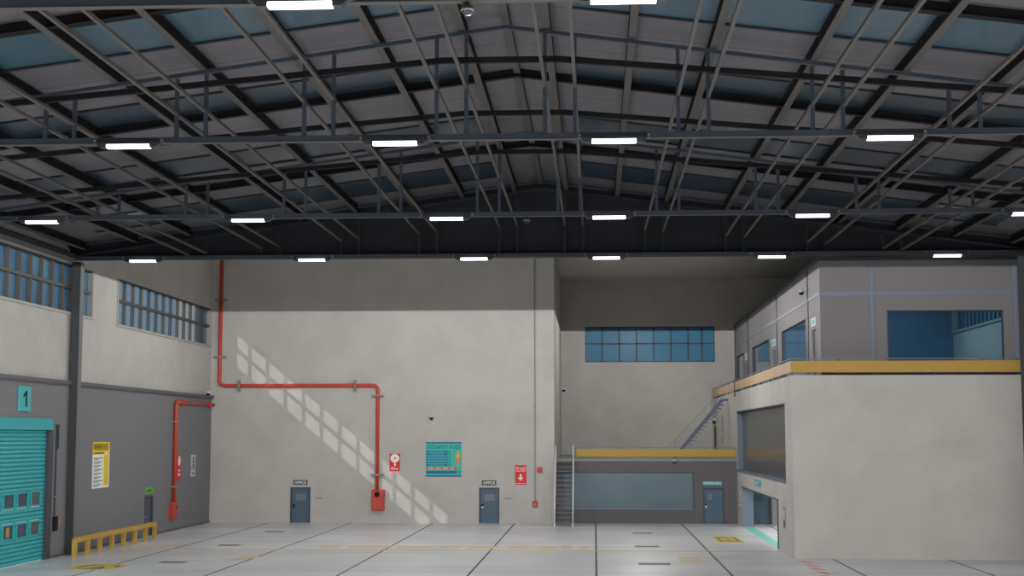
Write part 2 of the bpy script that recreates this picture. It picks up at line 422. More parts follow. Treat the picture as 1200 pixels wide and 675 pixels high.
# purlins
PX = [-22.4, -20.1, -17.75, -15.25, -12.75, -10.37, -7.93, -5.7, -3.44, RX, -1.2, 1.03, 3.15, 5.75, 8.12, 10.55, 13.0, 15.4, 17.8]
for i, x in enumerate(PX):
    if x == RX: lab = 'wide grey purlin running along the roof ridge'
    else:
        side = 'left' if x < RX else 'right'; n_ = 9-i if x < RX else i-9
        lab = 'grey lengthwise purlin under the roof, %s %s of the ridge' % (ORD[n_-1], side)
    dp = .16 if x == RX else .33
    p = MB('purlin').box(x-.1, x+.1, 22, YG+.1, roofz(x)-dp, roofz(x)-dp+.03).box(x-.035, x+.035, 22, YG+.1, roofz(x)-dp+.03, roofz(x)-.01, 'rafter').box(x-.1, x+.1, 22, YG+.1, roofz(x)-.03, roofz(x)-.01, 'rafter')
    tag(p.build('purlin'), lab, 'purlin', 'purlins under the roof')
# rafters
for y, nm in ((32.8, 'nearest the camera'), (43.5, 'in the middle of three'), (54.2, 'nearest the gable')):
    mb = MB('rafter')
    for s, xe in ((-1, XU), (1, XR)):
        for dz, w, h in ((-.12, .06, .23), (-.25, .2, .025)):
            mb.bar((RX, y, RZ+dz), (xe, y, roofz(xe)+dz), w, h)
    tag(mb.build('rafter'), 'deep near black rafter following the roof pitch, %s' % nm, 'rafter', 'deep black rafters')
# cross beams at half height of the trusses
BX = [-17.34, -14.13, -10.6, -7.2, -3.7, -.86, 2.6, 6.05, 9.52, 12.73]
def midz(x): return 14.27 - 0.085*max(0, abs(x-RX)-1.4)
for y, nm in ((35.4, 'nearest the camera'), (41.4, 'middle of three'), (47.2, 'farthest of three')):
    mb = MB('rafter'); ze = midz(-3.7)+.02; e = .14
    mb.bar((-3.7, y, ze+e), (-.86, y, ze+e), .12, .14)
    mb.bar((-3.7, y, ze+e), (XU, y, midz(XU)+e), .12, .14); mb.bar((-.86, y, ze+e), (XR, y, midz(XR)+e), .12, .14)
    tag(mb.build('cross_beam'), 'slim black crosswise beam below the rafters, %s' % nm, 'beam', 'slim black cross beams')
# lengthwise braces in pairs
PAIRN = ['first','second','third','fourth','fifth','sixth','seventh','eighth','ninth','tenth']
for i, x in enumerate(BX):
    for s, sn in ((-1, 'left'), (1, 'right')):
        xx = x + s*.39
        z = midz(xx)
        o = MB('purlin').box(xx-.042, xx+.042, 20, 62.95, z-.042, z+.042).build('brace_rail')
        tag(o, 'thin grey lengthwise rail at truss mid height, %s rail of the %s pair from left' % (sn, PAIRN[i]), 'brace', 'lengthwise brace rails')
# trusses
def tchz(x): return 15.87 - 0.147*abs(x-RX)
def truss(y, label, mk='truss', edge=True, posts=True):
    t = thing('roof_truss', label, 'truss', (RX, y, 12.95), 'roof trusses')
    MB(mk).box(XU, XR, y-.08, y+.08, 12.87, 13.02).box(XU, XR, y-.1, y+.1, 12.855, 12.87, 'purlin').build('bottom_chord', t)
    mb = MB(mk)
    for xe in (XU, XR): mb.bar((RX, y, tchz(RX)), (xe, y, max(tchz(xe), 13.0)), .12, .1)
    mb.build('top_chord', t)
    for x in BX:
        for s in (-1, 1):
            xx = x+s*.39; MB(mk).box(xx-.05, xx+.05, y-.05, y+.05, 13.02, tchz(xx)).build('post', t)
    return t
truss(25.3, 'dark steel roof truss crossing the very top of the picture')
truss(37.55, 'dark steel roof truss carrying the row of four lamps')
truss(51.0, 'dark steel roof truss above the window row, second from gable')
t = truss(62.95, 'dark steel end truss against the black gable', 'endtruss')
MB('truss').box(XU, XR, 62.75, 63.3, 12.88, 13.02).build('end_beam', t)
MB('truss').bar((RX, 63.1, RZ-.08), (XU, 63.1, roofz(XU)-.08), .1, .1).bar((RX, 63.1, RZ-.08), (XR, 63.1, roofz(XR)-.08), .1, .1).build('verge_strip', t)

# eave beams
tag(MB('column').box(XU, XU+.45, 10, 62.8, 12.9, 13.12).box(XU, XU+.1, 10, 62.8, 13.1, 13.3).box(XU, XU+.5, 10, 62.8, 12.86, 12.9, 'column2').build('eave_beam'), 'long grey eave beam above the left ribbon window', 'beam')
tag(MB('column').box(XR-.45, XR, 10, 62.8, 12.9, 13.2).build('eave_beam'), 'dark eave beam at the far right roof edge', 'beam')
# columns
t = thing('steel_column', 'tall dark steel column standing at the left wall', 'column', (-22.9, 63.7, 0))
MB('column').box(XL, XL+.36, 63.45, 63.5, 0, 12.86).build('flange', t)
MB('column2').box(XL+.31, XL+.36, 63.5, 63.92, 0, 12.86).build('flange', t)  # lit right side of the column, its brightness put into a paler colour
MB('column').box(XL, XL+.31, 63.5, 63.85, 0, 12.86).build('web', t)
t = thing('steel_column', 'dark steel column at the right edge of the picture', 'column', (18.4, 62.3, 0))
MB('column').box(17.7, XR, 62.0, 62.06, 0, 12.86).build('flange', t)
MB('column').box(18.05, XR, 62.06, 62.5, 0, 12.86).build('web', t)

# ------------------------------------------------------------------ ribbon windows
def ribbon(name, x, y0, y1, z0, z1, step, glass, label, sgn=1, trans=0.52, frame='frame', sill='framelight', fd=.03):
    """window in a side wall; sgn=+1 faces +X"""
    t = thing(name, label, 'window', kind='structure')
    gp = MB(glass); gv = [gp.bm.verts.new(q) for q in ((x-sgn*.2, y0, z0), (x-sgn*.2, y1, z0), (x-sgn*.2, y1, z1), (x-sgn*.2, y0, z1))]
    gp.bm.faces.new(gv); gp.build('glass', t)
    zm = z0 + (z1-z0)*trans
    f = MB(frame)
    f.box(x-sgn*.2, x-sgn*.02, y0, y1, zm-.05, zm+.09)
    f.box(x-sgn*.2, x, y0, y1, z1-.07, z1)
    f.build('frame', t)
    MB(sill).box(x-sgn*.2, x+sgn*.08, y0-.12, y1+.12, z0-.1, z0+.02).box(x-sgn*.2, x+sgn*.05, y1-.02, y1+.14, z0, z1).box(x-sgn*.2, x+sgn*.05, y0-.14, y0+.02, z0, z1).build('sill', t)
    mb = MB(frame); y = y1-step
    while y > y0+.3:
        mb.box(x-sgn*.2, x-sgn*fd, y-.04, y+.04, z0, z1); y -= step
    mb.build('mullions', t)
    return t
ribbon('window_1', XU, *W1, 1.2, 'glassblue', 'long blue ribbon window high on the left, cut by frame edge')
ribbon('window_2', XU, *W2, 1.327, 'glasssun', 'blue ribbon window high on the left wall beside the red pipe')
ribbon('window_3', XR, *RW, 0.75, 'glassblue', 'blue slatted window seen through the upper office glass', -1, fd=.13)
# far recess window
t = thing('window_4', 'wide blue gridded window high in the recess', 'window', kind='structure')
MB('glassteal').box(FW[0], FW[1], YF+.1, YF+.12, FW[2], FW[3]).build('glass', t)
mb = MB('frame')
for k in range(9):
    x = FW[0] + (FW[1]-FW[0])*(k/8 if k < 8 else 1)
    if k == 7: x = FW[0] + (FW[1]-FW[0])*.9
    elif k < 7: x = FW[0] + (FW[1]-FW[0])*k*.1325
    mb.box(x-.05, x+.05, YF+.02, YF+.1, FW[2], FW[3])
for z in (FW[2]+.03, FW[2]+(FW[3]-FW[2])*.52, FW[3]-.03): mb.box(FW[0], FW[1], YF+.02, YF+.1, z-.045, z+.045)
mb.build('frame', t)

# ------------------------------------------------------------------ roller door, left
t = thing('door_1', 'teal roller shutter door with two rows of small windows', 'door', (XL, 56, 0), kind='structure')
mb = MB('teal'); z = 0.02; nslat = 0
WY = [(59.62, 60.62), (58.2, 59.25), (56.8, 57.85), (55.35, 56.4), (53.9, 54.95), (52.5, 53.5)]
WZ = [(1.12, 1.62), (2.34, 2.84)]
prof = []
while z < 5.4:
    hs = [(a, b, c, d) for a, b in WY for c, d in WZ if c-.06 < z+.08 and d+.06 > z]
    # each slat: a slightly bulged strip, broken where a window sits
    segs = []; ys = 50.4
    blk = sorted({(a-.07, b+.07) for a, b, c, d in hs})
    for a, b in blk:
        segs.append((ys, a)); ys = b
    segs.append((ys, 61.1))
    for a, b in segs:
        if b-a > .02:
            mb.poly([(XL-.13, a, z), (XL-.07, a, z+.03), (XL-.06, a, z+.09), (XL-.09, a, z+.15), (XL-.13, a, z+.17)], (0, b-a, 0))
    z += .17
mb.build('shutter', t)
for c, d in WZ:
    for a, b in WY:
        f = MB('teal').box(XL-.13, XL-.03, a-.06, a, c-.06, d+.06).box(XL-.13, XL-.03, b, b+.06, c-.06, d+.06).box(XL-.13, XL-.03, a, b, c-.06, c).box(XL-.13, XL-.03, a, b, d, d+.06).build('window_surround', t)
        MB('paneblue' if a < 59.5 else 'ledge').box(XL-.11, XL-.09, a, b, c, d).build('pane', f)
MB('teal').box(XL-.3, XL+.1, 50.4, 61.42, 5.42, 5.9).build('header_box', t)
MB('trimdark').box(XL-.12, XL+.06, 61.1, 61.62, 0, 5.42).build('guide_rail', t)
MB('yellow').box(XL-.089, XL-.08, 57.2, 57.5, 1.17, 1.56).build('yellow_seen_through', t)  # flat patch in place of a yellow thing seen through the pane
# hoist chain & control beside it
t = thing('door_hoist', 'hand chain and switch box beside the teal shutter door', 'hoist', (XL, 62.1, 1.5))
MB('column').box(XL, XL+.06, 62.0, 62.06, 1.8, 5.62).box(XL, XL+.06, 62.2, 62.26, 4.6, 5.62).box(XL, XL+.08, 61.98, 62.3, 5.6, 5.66).build('chain_guide', t)
MB('clamp').box(XL, XL+.09, 61.96, 62.1, 2.55, 2.62).build('bracket', t); MB('clamp').box(XL, XL+.09, 62.16, 62.3, 4.55, 4.62).build('bracket', t)
b = MB('black').box(XL, XL+.14, 61.92, 62.2, 1.15, 1.75).build('switch_box', t)
MB('amber').cyl((XL+.06, 62.24, 1.5), (XL+.06, 62.36, 1.5), .13, 16).build('pull_button', b)

# dock number sign
t = thing('dock_sign', 'teal sign with number 1 above the shutter door', 'sign', (XL, 58.3, 6.7))
MB('tealsign').box(XL, XL+.1, 57.75, 58.85, 6.17, 7.18).build('plate', t)
MB('black').poly([(XL+.11, 58.28, 6.34), (XL+.11, 58.42, 6.34), (XL+.11, 58.42, 7.0), (XL+.11, 58.32, 7.0), (XL+.11, 58.05, 6.82), (XL+.11, 58.05, 6.7), (XL+.11, 58.28, 6.84)], (-.01, 0, 0)).build('numeral', t)

# warehouse rules sign
t = thing('rules_sign', 'tall yellow and white warehouse rules sign on grey cladding', 'sign', (XL, 67.8, 3.8))
MB('white').box(XL, XL+.03, 66.72, 69.02, 2.75, 4.3).build('sheet', t)
MB('yellowsign').box(XL, XL+.032, 66.72, 69.02, 4.3, 4.88).build('header', t)
text('header_lettering', 'WAREHOUSE', (XL+.032, 67.75, 4.66), 2.0, .3, '+X', 'black', t, fat=0.0)
mb = MB('darksign').box(XL+.03, XL+.036, 66.85, 68.2, 4.34, 4.4)
for k in range(8):
    z = 4.12-k*.175
    mb.box(XL+.03, XL+.034, 66.85, 68.05-.12*(k % 3), z, z+.035)
    mb.box(XL+.03, XL+.034, 66.85, 67.5+.1*(k % 2), z-.06, z-.035)
mb.build('rule_lines', t)
MB('yellowsign').box(XL+.03, XL+.036, 68.22, 68.9, 2.85, 4.28).poly([(XL+.036, 68.4, 4.28), (XL+.036, 68.75, 4.28), (XL+.036, 68.57, 4.46)], (-.004, 0, 0), 'white').build('yellow_column', t)

# left personnel door + exit sign
t = thing('door_2', 'narrow dark blue grey door in the left cladding below exit sign', 'door', (XL, 75.5, 0), kind='structure')
MB('doordark').box(XL-.12, XL-.08, DL[0], DL[1], 0, 2.0).build('leaf', t)
MB('trimdark').box(XL-.3, XL+.02, DL[0]-.07, DL[0]+.02, 0, 2.07).box(XL-.3, XL+.02, DL[1]-.02, DL[1]+.07, 0, 2.07).box(XL-.3, XL+.02, DL[0], DL[1], 1.98, 2.07).build('door_frame', t)
MB('chrome').box(XL-.08, XL-.02, DL[0]+.15, DL[0]+.3, .98, 1.03).build('handle', t)
t = thing('exit_sign', 'small green exit sign over the narrow left door', 'sign', (XL, 75.5, 2.33))
MB('greensign').box(XL, XL+.04, 74.85, 75.95, 2.17, 2.5).build('plate', t)
text('lettering', 'EXIT', (XL+.04, 75.4, 2.335), .8, .16, '+X', 'olive', t)

# ------------------------------------------------------------------ red pipe, left wall
px = XL+.13
t = thing('fire_pipe', 'red hydrant pipe dropping down the grey left cladding', 'pipe', (px, 79.65, 0))
MB('red').tube([(px, YB-.02, 7.02), (px, 79.65, 7.02), (px, 79.65, 1.55)], .1, bend=.3).build('pipe', t)
for z in (5.95, 2.4): MB('clamp').box(XL, px+.15, 79.47, 79.83, z-.05, z+.05).build('clamp', t)
for y in (86.6, 81.0): MB('red').cyl((px, y-.1, 7.02), (px, y+.1, 7.02), .16).build('coupling', t)
b = MB('redbox').box(XL, XL+.24, 79.1, 79.95, .7, 1.58).build('valve_box', t)
MB('black').box(XL+.24, XL+.26, 79.78, 79.88, 1.2, 1.35).build('latch', b)
t = thing('hose_sign', 'narrow red sign with white disc beside the left red pipe', 'sign', (XL, 80.8, 3.3))
MB('redsign').box(XL, XL+.03, 80.5, 81.15, 2.72, 4.12).build('plate', t)
MB('white').poly([(XL+.036, 80.85+.22*math.cos(2*PI*k/20), 3.78+.27*math.sin(2*PI*k/20)) for k in range(20)], (-.006, 0, 0)).box(XL+.03, XL+.036, 80.7, 81.0, 3.2, 3.3).box(XL+.03, XL+.036, 80.62, 81.02, 2.95, 3.1).build('emblem', t)
t = thing('notice', 'small white notice with dark symbols right of the red pipe', 'sign', (XL, 83.7, 3.4))
MB('signgrey').box(XL, XL+.03, 83.3, 84.2, 3.3, 4.08).box(XL, XL+.03, 83.3, 84.2, 2.84, 3.24).build('plate', t)
mb = MB('darksign')
for z in (3.88, 3.68, 3.48, 3.02): mb.poly([(XL+.034, 83.75+.2*math.cos(2*PI*k/12), z+.09*math.sin(2*PI*k/12)) for k in range(12)], (-.004, 0, 0))
mb.box(XL+.03, XL+.034, 83.4, 84.1, 3.36, 3.4); mb.build('symbols', t)

# ------------------------------------------------------------------ timber barrier
PYS = [62.15, 63.75, 65.35, 67.0, 68.7, 70.4, 72.05, 73.55]
bx = -22.15
t = thing('timber_barrier', 'low yellow timber barrier rail on eight posts along the left wall', 'barrier', (bx, 67.8, 0))
for a, b in zip(PYS, PYS[1:]):
    MB('wood').box(bx-.1, bx+.1, a, b-.015, .65, .86).build('rail', t)
for y in PYS: MB('wood').box(bx-.085, bx+.085, y-.2, y+.02, 0, .8).build('post', t)

# ------------------------------------------------------------------ red pipe, back wall
py = YB-.16
t = thing('fire_pipe', 'long red fire pipe stepping across the back wall', 'pipe', (-13, py, 0))
MB('red').tube([(-22.6, py, CZ), (-22.6, py, 8.17), (-12.97, py, 8.17), (-12.97, py, 1.9)], .108, bend=.35).build('pipe', t)
for (x, z, hor) in ((-22.6, 13.35, 0), (-22.6, 9.9, 0), (-21.4, 8.17, 1), (-14.35, 8.17, 1), (-12.97, 7.55, 0), (-12.97, 2.85, 0)):
    if hor: c = MB('clamp').box(x-.05, x+.05, py-.14, YB, z-.34, z+.34)
    else: c = MB('clamp').box(x-.36, x+.36, py-.14, YB, z-.05, z+.05)
    c.build('clamp', t)
b = MB('redbox').box(-13.26, -12.52, YB-.34, YB, .75, 1.97).build('hydrant_cabinet', t)
MB('red').box(-13.2, -12.58, YB-.37, YB-.34, .82, 1.9).build('cabinet_door', b)
MB('black').cyl((-12.94, YB-.4, 1.7), (-12.94, YB-.36, 1.7), .16, 24).build('dial', b)
# hose reel sign
t = thing('hose_reel_sign', 'red sign with white hose reel disc right of the hydrant cabinet', 'sign', (-11.93, YB, 3.5))
MB('redsign').box(-12.25, -11.62, YB-.03, YB, 3.05, 4.1).build('plate', t)
MB('white').poly([(-11.93+.27*math.cos(2*PI*k/28), YB-.036, 3.83+.25*math.sin(2*PI*k/28)) for k in range(28)], (0, .006, 0)).box(-11.97, -11.88, YB-.036, YB-.03, 3.36, 3.6).build('reel_emblem', t)
MB('redsign').cyl((-11.93, YB-.04, 3.83), (-11.93, YB-.036, 3.83), .06, 12).build('reel_hub', t)
text('lettering', 'Fire', (-11.93, YB-.03, 3.22), .4, .18, '-Y', 'white', t)
MB('white').box(-12.25, -11.62, YB-.03, YB, 2.95, 3.04).build('lower_strip', t)
mb = MB('redsign')
for k in range(6): mb.box(-12.2+k*.1, -12.14+k*.1, YB-.034, YB-.03, 2.965, 3.02)
mb.build('strip_lettering', t)

# ------------------------------------------------------------------ office doors
def office_door(name, x0, x1, label, lab2, chrome, plate):
    t = thing(name, label, 'door', ((x0+x1)/2, YB, 0), kind='structure')
    f = MB('trimdark').box(x0, x0+.07, YB-.03, YB+.3, 0, 2.1).box(x1-.07, x1, YB-.03, YB+.3, 0, 2.1).box(x0+.07, x1-.07, YB-.03, YB+.3, 2.03, 2.1).build('door_frame', t)
    lf = MB('bluedoor').box(x0+.08, x1-.08, YB+.06, YB+.11, .01, 2.02).build('leaf', t)
    MB(plate).box(x0+.32, x0+.92, YB+.05, YB+.06, 1.32, 1.7).build('notice_plate', lf)
    MB('black').box(x0+.14, x0+.26, YB+.01, YB+.06, 1.0, 1.12).build('lock', lf)
    MB(chrome).box(x0+.15, x0+.25, YB+.0, YB+.06, .9, .99).build('handle', lf)
    t = thing('office_sign', lab2, 'sign', ((x0+x1)/2, YB, 2.38), 'office door signs')
    xc = (x0+x1)/2-.01
    MB('darksign').box(xc-.43, xc+.43, YB-.03, YB, 2.24, 2.53).build('plate', t)
    text('lettering', 'OFFICE', (xc, YB-.03, 2.385), .72, .17, '-Y', 'white', t)
    o = MB('clamp').box(x1+.3, x1+.72, YB-.02, YB, 1.42, 1.5).box(x1+.36, x1+.5, YB-.03, YB-.02, 1.5, 1.53, 'signgrey').build('wall_plaque')
    return o
o = office_door('door_3', -18.2, -17.0, 'blue office door at the left of the back wall', 'dark OFFICE sign above the left blue door', 'black', 'tread')
tag(o, 'tiny grey plaque on the wall right of left office door', 'plaque', 'wall plaques')
o = office_door('door_4', -6.88, -5.68, 'blue office door right of centre on the back wall', 'dark OFFICE sign above the right blue door', 'chrome', 'tread')
tag(o, 'tiny grey plaque on the wall right of right office door', 'plaque', 'wall plaques')

# ------------------------------------------------------------------ site safety board
t = thing('safety_board', 'large turquoise site safety rules board on the back wall', 'sign', (-9, YB, 3.8))
bx0, bx1, bz0, bz1 = -10.08, -7.93, 2.75, 4.79
MB('board').box(bx0, bx1, YB-.04, YB, bz0, bz1).build('board', t)
MB('navy').box(bx0, bx1, YB-.046, YB-.04, bz1-.08, bz1).box(bx0, bx1, YB-.046, YB-.04, bz0, bz0+.08).build('border', t)
text('title', 'SITE SAFETY RULES', (-9.0, YB-.04, 4.5), 2.0, .2, '-Y', 'olive', t, fat=0.01)
mb = MB('navy2'); lt = MB('navy')
for k in range(6):
    z = 4.22-k*.158
    mb.box(-10.02, -8.78, YB-.046, YB-.04, z-.05, z+.05)
    e = .2 if k in (0, 1, 5) else .1
    lt.box(-10.04, -10.04+e, YB-.05, YB-.046, z-.05, z+.05).box(-8.76-e, -8.76, YB-.05, YB-.046, z-.05, z+.05)
    for j in range(14):
        if (j*7+k*3) % 5: lt.box(-9.8+j*.066, -9.76+j*.066, YB-.05, YB-.046, z-.02, z+.02)
    lt.poly([(-8.66+.05*math.cos(2*PI*q/10), YB-.05, z+.05*math.sin(2*PI*q/10)) for q in range(10)], (0, .01, 0))
mb.build('rule_bars', t); lt.build('rule_lettering', t)
MB('redsign').box(-10.03, -8.2, YB-.046, YB-.04, 3.16, 3.3).build('warning_bar', t)
mb = MB('white')
for j in range(22):
    if j % 6 != 5: mb.box(-9.92+j*.072, -9.88+j*.072, YB-.05, YB-.046, 3.2, 3.26)
mb.build('warning_lettering', t)
MB('navy').box(-10.03, -8.2, YB-.046, YB-.04, 2.93, 3.08).box(-8.12, -8.0, YB-.046, YB-.04, 2.95, 3.06).build('footer_bar', t)
f = MB('orange').poly([(-8.28, YB-.046, 3.78), (-8.0, YB-.046, 3.78), (-8.02, YB-.046, 4.06), (-8.1, YB-.046, 4.13), (-8.18, YB-.046, 4.13), (-8.26, YB-.046, 4.06)], (0, .006, 0)).box(-8.24, -8.17, YB-.046, YB-.04, 3.42, 3.78).box(-8.11, -8.04, YB-.046, YB-.04, 3.42, 3.78).build('worker_picture', t)
MB('yellowsign').box(-8.21, -8.07, YB-.052, YB-.046, 3.84, 4.08).cyl((-8.14, YB-.05, 4.17), (-8.14, YB-.046, 4.17), .06, 12).build('worker_vest', f)

# fire alarm call point sign
t = thing('call_point_sign', 'red fire alarm call point sign with white down arrow', 'sign', (-4.4, YB, 2.9))
MB('redsign').box(-4.75, -4.06, YB-.03, YB, 2.28, 3.43).build('plate', t)
text('upper_lettering', 'FIRE ALARM', (-4.405, YB-.03, 3.25), .62, .11, '-Y', 'white', t, fat=0.0)
text('lower_lettering', 'CALL POINT', (-4.405, YB-.03, 3.1), .62, .11, '-Y', 'white', t, fat=0.0)
MB('white').box(-4.45, -4.36, YB-.036, YB-.03, 2.68, 2.9).poly([(-4.57, YB-.036, 2.7), (-4.24, YB-.036, 2.7), (-4.405, YB-.036, 2.5)], (0, .006, 0)).box(-4.72, -4.09, YB-.036, YB-.03, 2.34, 2.36).build('arrow', t)
# conduit with call point
t = thing('conduit', 'thin grey conduit running down the back wall to a red call point', 'conduit', (-3.55, YB, 0))
MB('clamp').box(-3.59, -3.52, YB-.07, YB, 1.3, CZ).box(-3.52, -3.38, YB-.05, YB, 3.1, 3.14).build('conduit_run', t)
MB('clamp').box(-3.62, -3.49, YB-.08, YB, 6.9, 6.98).build('clip', t); MB('clamp').box(-3.62, -3.49, YB-.08, YB, 1.8, 1.86).build('clip', t)
b = MB('redbox').box(-3.7, -3.41, YB-.12, YB, .98, 1.33).build('call_point', t)
MB('amber').poly([(-3.63, YB-.13, 1.06), (-3.48, YB-.13, 1.06), (-3.555, YB-.13, 1.24)], (0, .012, 0)).build('call_button', b)
t = thing('alarm_sounder', 'small red alarm sounder beside the conduit above call point', 'alarm', (-3.25, YB, 3.15))
MB('redbox').box(-3.4, -3.12, YB-.1, YB, 3.0, 3.32).build('body', t)
MB('redsign').cyl((-3.26, YB-.16, 3.16), (-3.26, YB-.1, 3.16), .11, 16).build('horn', t)

# ------------------------------------------------------------------ CCTV cameras
def cctv(label, p, d, k=1.0):
    """dome camera on a wall: p = wall point, d = outward normal"""
    p = Vector(p); d = Vector(d)
    t = thing('security_camera', label, 'camera', p, 'security cameras')
    MB('signgrey').cyl(p, p+d*.05*k, .1*k, 16).cyl(p+d*.05*k, p+d*.2*k, .04*k, 12).build('mount', t)
    b = MB('signgrey').lathe(p+d*.22*k+Vector((0,0,-.1*k)), [(.02*k,.16*k),(.1*k,.12*k),(.12*k,.04*k),(.12*k,0)]).build('housing', t)
    MB('black').lathe(p+d*.22*k+Vector((0,0,-.1*k)), [(.12*k,0),(.11*k,-.07*k),(.07*k,-.12*k),(0,-.14*k)]).build('lens_dome', b)
cctv('white dome camera on the back wall above the safety board', (-9.73, YB, 6.35), (0,-1,0))
cctv('small dome camera on the recess side wall left of blue window', (XC, 104.3, 8.5), (1,0,0))
cctv('dome camera on the upper office side wall below the roof edge', (10.05, 69.9, 12.05), (-1,0,0))
cctv('small camera on the ledge end near the back left corner', (XL+.14, 85.4, 7.75), (1,0,0))
cctv('small dark camera under the yellow rail of the lower deck', (4.7, 87.95, 3.72), (0,-1,0), .7)
def hang(label, p):
    p = Vector(p)
    t = thing('security_camera', label, 'camera', p, 'hanging dome cameras')
    MB('housing').cyl(p, p+Vector((0,0,.12)), .025, 8).lathe(p, [(.03,.0),(.06,-.03),(.1,-.1),(.115,-.14)]).build('hanger', t)
    MB('clamp').lathe(p, [(.115,-.14),(.12,-.15),(.12,-.165),(.115,-.17)]).build('rim', t)
    MB('black').lathe(p, [(.1,-.165),(.095,-.2),(.06,-.235),(0,-.245)]).build('lens_dome', t)
hang('hanging dome camera at the top of the picture left of centre', (-2.22, 25.3, 12.86))
hang('hanging dome camera under the middle of the second truss', (-2.35, 51.0, 12.86))

# ------------------------------------------------------------------ lower dark room in the recess
FWN = (-1.84, 5.84, .83, 3.03); FD = (6.38, 7.6, 0, 2.1)
mb = MB('facade')
holes(mb, XC, XS, 0, 3.66, [FWN, FD], lambda a, b, c, d: mb.box(a, b, 88.0, 88.25, c, d))
struct(mb.build('wall_room'), 'dark grey room front in the recess with long frosted window', 'wall')
t = thing('deck', 'walkway deck on top of the dark grey room', 'deck', (3, 88, 3.7), kind='structure')
MB('clamp').box(XC, XS, 87.94, YF, 3.66, 3.8).build('slab', t)
t = thing('window_5', 'long frosted blue window of the dark grey room', 'window', kind='structure')
MB('glassfrost').box(FWN[0], FWN[1], 88.1, 88.12, FWN[2], FWN[3]).build('glass', t)
MB('trimdark').box(FWN[0], FWN[1], 88.0, 88.1, FWN[3]-.03, FWN[3]).box(FWN[1]-.05, FWN[1], 88.0, 88.1, FWN[2], FWN[3]).box(FWN[0], FWN[1], 88.0, 88.1, FWN[2], FWN[2]+.05, 'trimblue').build('frame', t)
t = thing('door_5', 'blue door of the dark grey room under teal sign', 'door', (7, 88, 0), kind='structure')
lf = MB('bluedoor').box(FD[0]+.07, FD[1]-.07, 88.06, 88.1, .01, 2.02).build('leaf', t)
MB('trimdark').box(FD[0], FD[0]+.07, 87.98, 88.2, 0, 2.1).box(FD[1]-.07, FD[1], 87.98, 88.2, 0, 2.1).box(FD[0]+.07, FD[1]-.07, 87.98, 88.2, 2.02, 2.1).build('door_frame', t)
MB('tread').box(6.66, 6.92, 88.05, 88.06, 1.38, 1.72).build('notice_plate', lf)
MB('navy').box(6.97, 7.09, 88.05, 88.06, 1.38, 1.74).build('vision_panel', lf)
MB('black').box(6.5, 6.6, 88.02, 88.06, 1.07, 1.14).build('lock', lf)
MB('chrome').box(6.5, 6.6, 88.01, 88.06, .93, 1.05).build('handle', lf)
t = thing('hall_sign', 'teal WAITING HALL sign above the blue recess door', 'sign', (6.95, 88, 2.37))
MB('tealsign').box(6.36, 7.5, 87.97, 88.0, 2.26, 2.48).build('plate', t)
text('lettering', 'WAITING HALL', (6.93, 87.97, 2.37), 1.04, .15, '-Y', 'white', t, fat=0.005)
# lower rail
t = thing('guard_rail', 'yellow guard rail along the lower recess deck', 'railing', (3.6, 88.1, 3.8))
MB('yellow').box(-1.12, XS-.02, 88.04, 88.07, 3.93, 4.37).build('kick_board', t)
MB('tread').box(-1.2, XS-.02, 88.03, 88.08, 4.43, 4.47).build('top_rail', t)
for x in (-1.15, 0.8, 2.7, 4.6, 6.5, 8.3): MB('tread').box(x-.03, x+.03, 88.07, 88.12, 3.8, 4.45).build('post', t)

# lower stair
t = thing('steel_stair', 'steep white railed steel stair up to the lower recess deck', 'stair', (-1.83, 86.3, 0))
sx0, sx1, sy0, sy1, zt = -2.33, -1.28, 84.7, 87.95, 3.75
for x in (sx0, sx1):
    MB('whitepaint').poly([(x-.04, sy0-.1, 0), (x-.04, sy0+.3, 0), (x-.04, sy1, zt-.35), (x-.04, sy1, zt+.05), (x-.04, sy1-.2, zt+.05)], (.08, 0, 0)).build('stringer', t)
    h = MB('whitepaint').bar((x, sy0, .95), (x, sy1, zt+.85), .07, .07).build('handrail', t)
    for q in (0.02, .34, .67, .98):
        y = sy0 + (sy1-sy0)*q; z = zt*q
        MB('whitepaint').cyl((x, y, z), (x, y, z+.92), .03, 8).build('baluster', t)
for k in range(14):
    q = (k+.6)/14.2; y = sy0 + (sy1-sy0)*q; z = zt*(k+1)/14.6
    MB('tread').box(sx0+.04, sx1-.04, y-.12, y+.12, z-.03, z).build('tread', t)

# upper stair against the block
t = thing('steel_stair', 'dark blue grey stair rising right to the upper walkway', 'stair', (7, 93, 3.8))
P0 = (5.0, 93, 3.8); P1 = (8.0, 93, 7.38)
for y in (92.85, 93.4):
    MB('stairblue').bar((P0[0], y, P0[2]), (P1[0], y, P1[2]), .06, .2).bar((P1[0]-.05, y, P1[2]+.02), (8.36, y, 7.42), .06, .14).build('stringer', t)
for k in range(16):
    q = (k+.5)/16; x = P0[0]+(P1[0]-P0[0])*q; z = P0[2]+(P1[2]-P0[2])*q
    MB('stairblue').box(x-.05, x+.24, 92.88, 93.37, z-.2, z-.15).build('tread', t)
MB('clamp').bar((4.6, 92.85, 4.45), (7.6, 92.85, 7.6), .035, .035).build('handrail', t)
for q in (0.1, .9): 
    x = 4.75+2.85*q; MB('clamp').box(x-.02, x+.02, 92.83, 92.87, 3.8+(x-5)*1.19, 4.45+3.3*q).build('baluster', t)

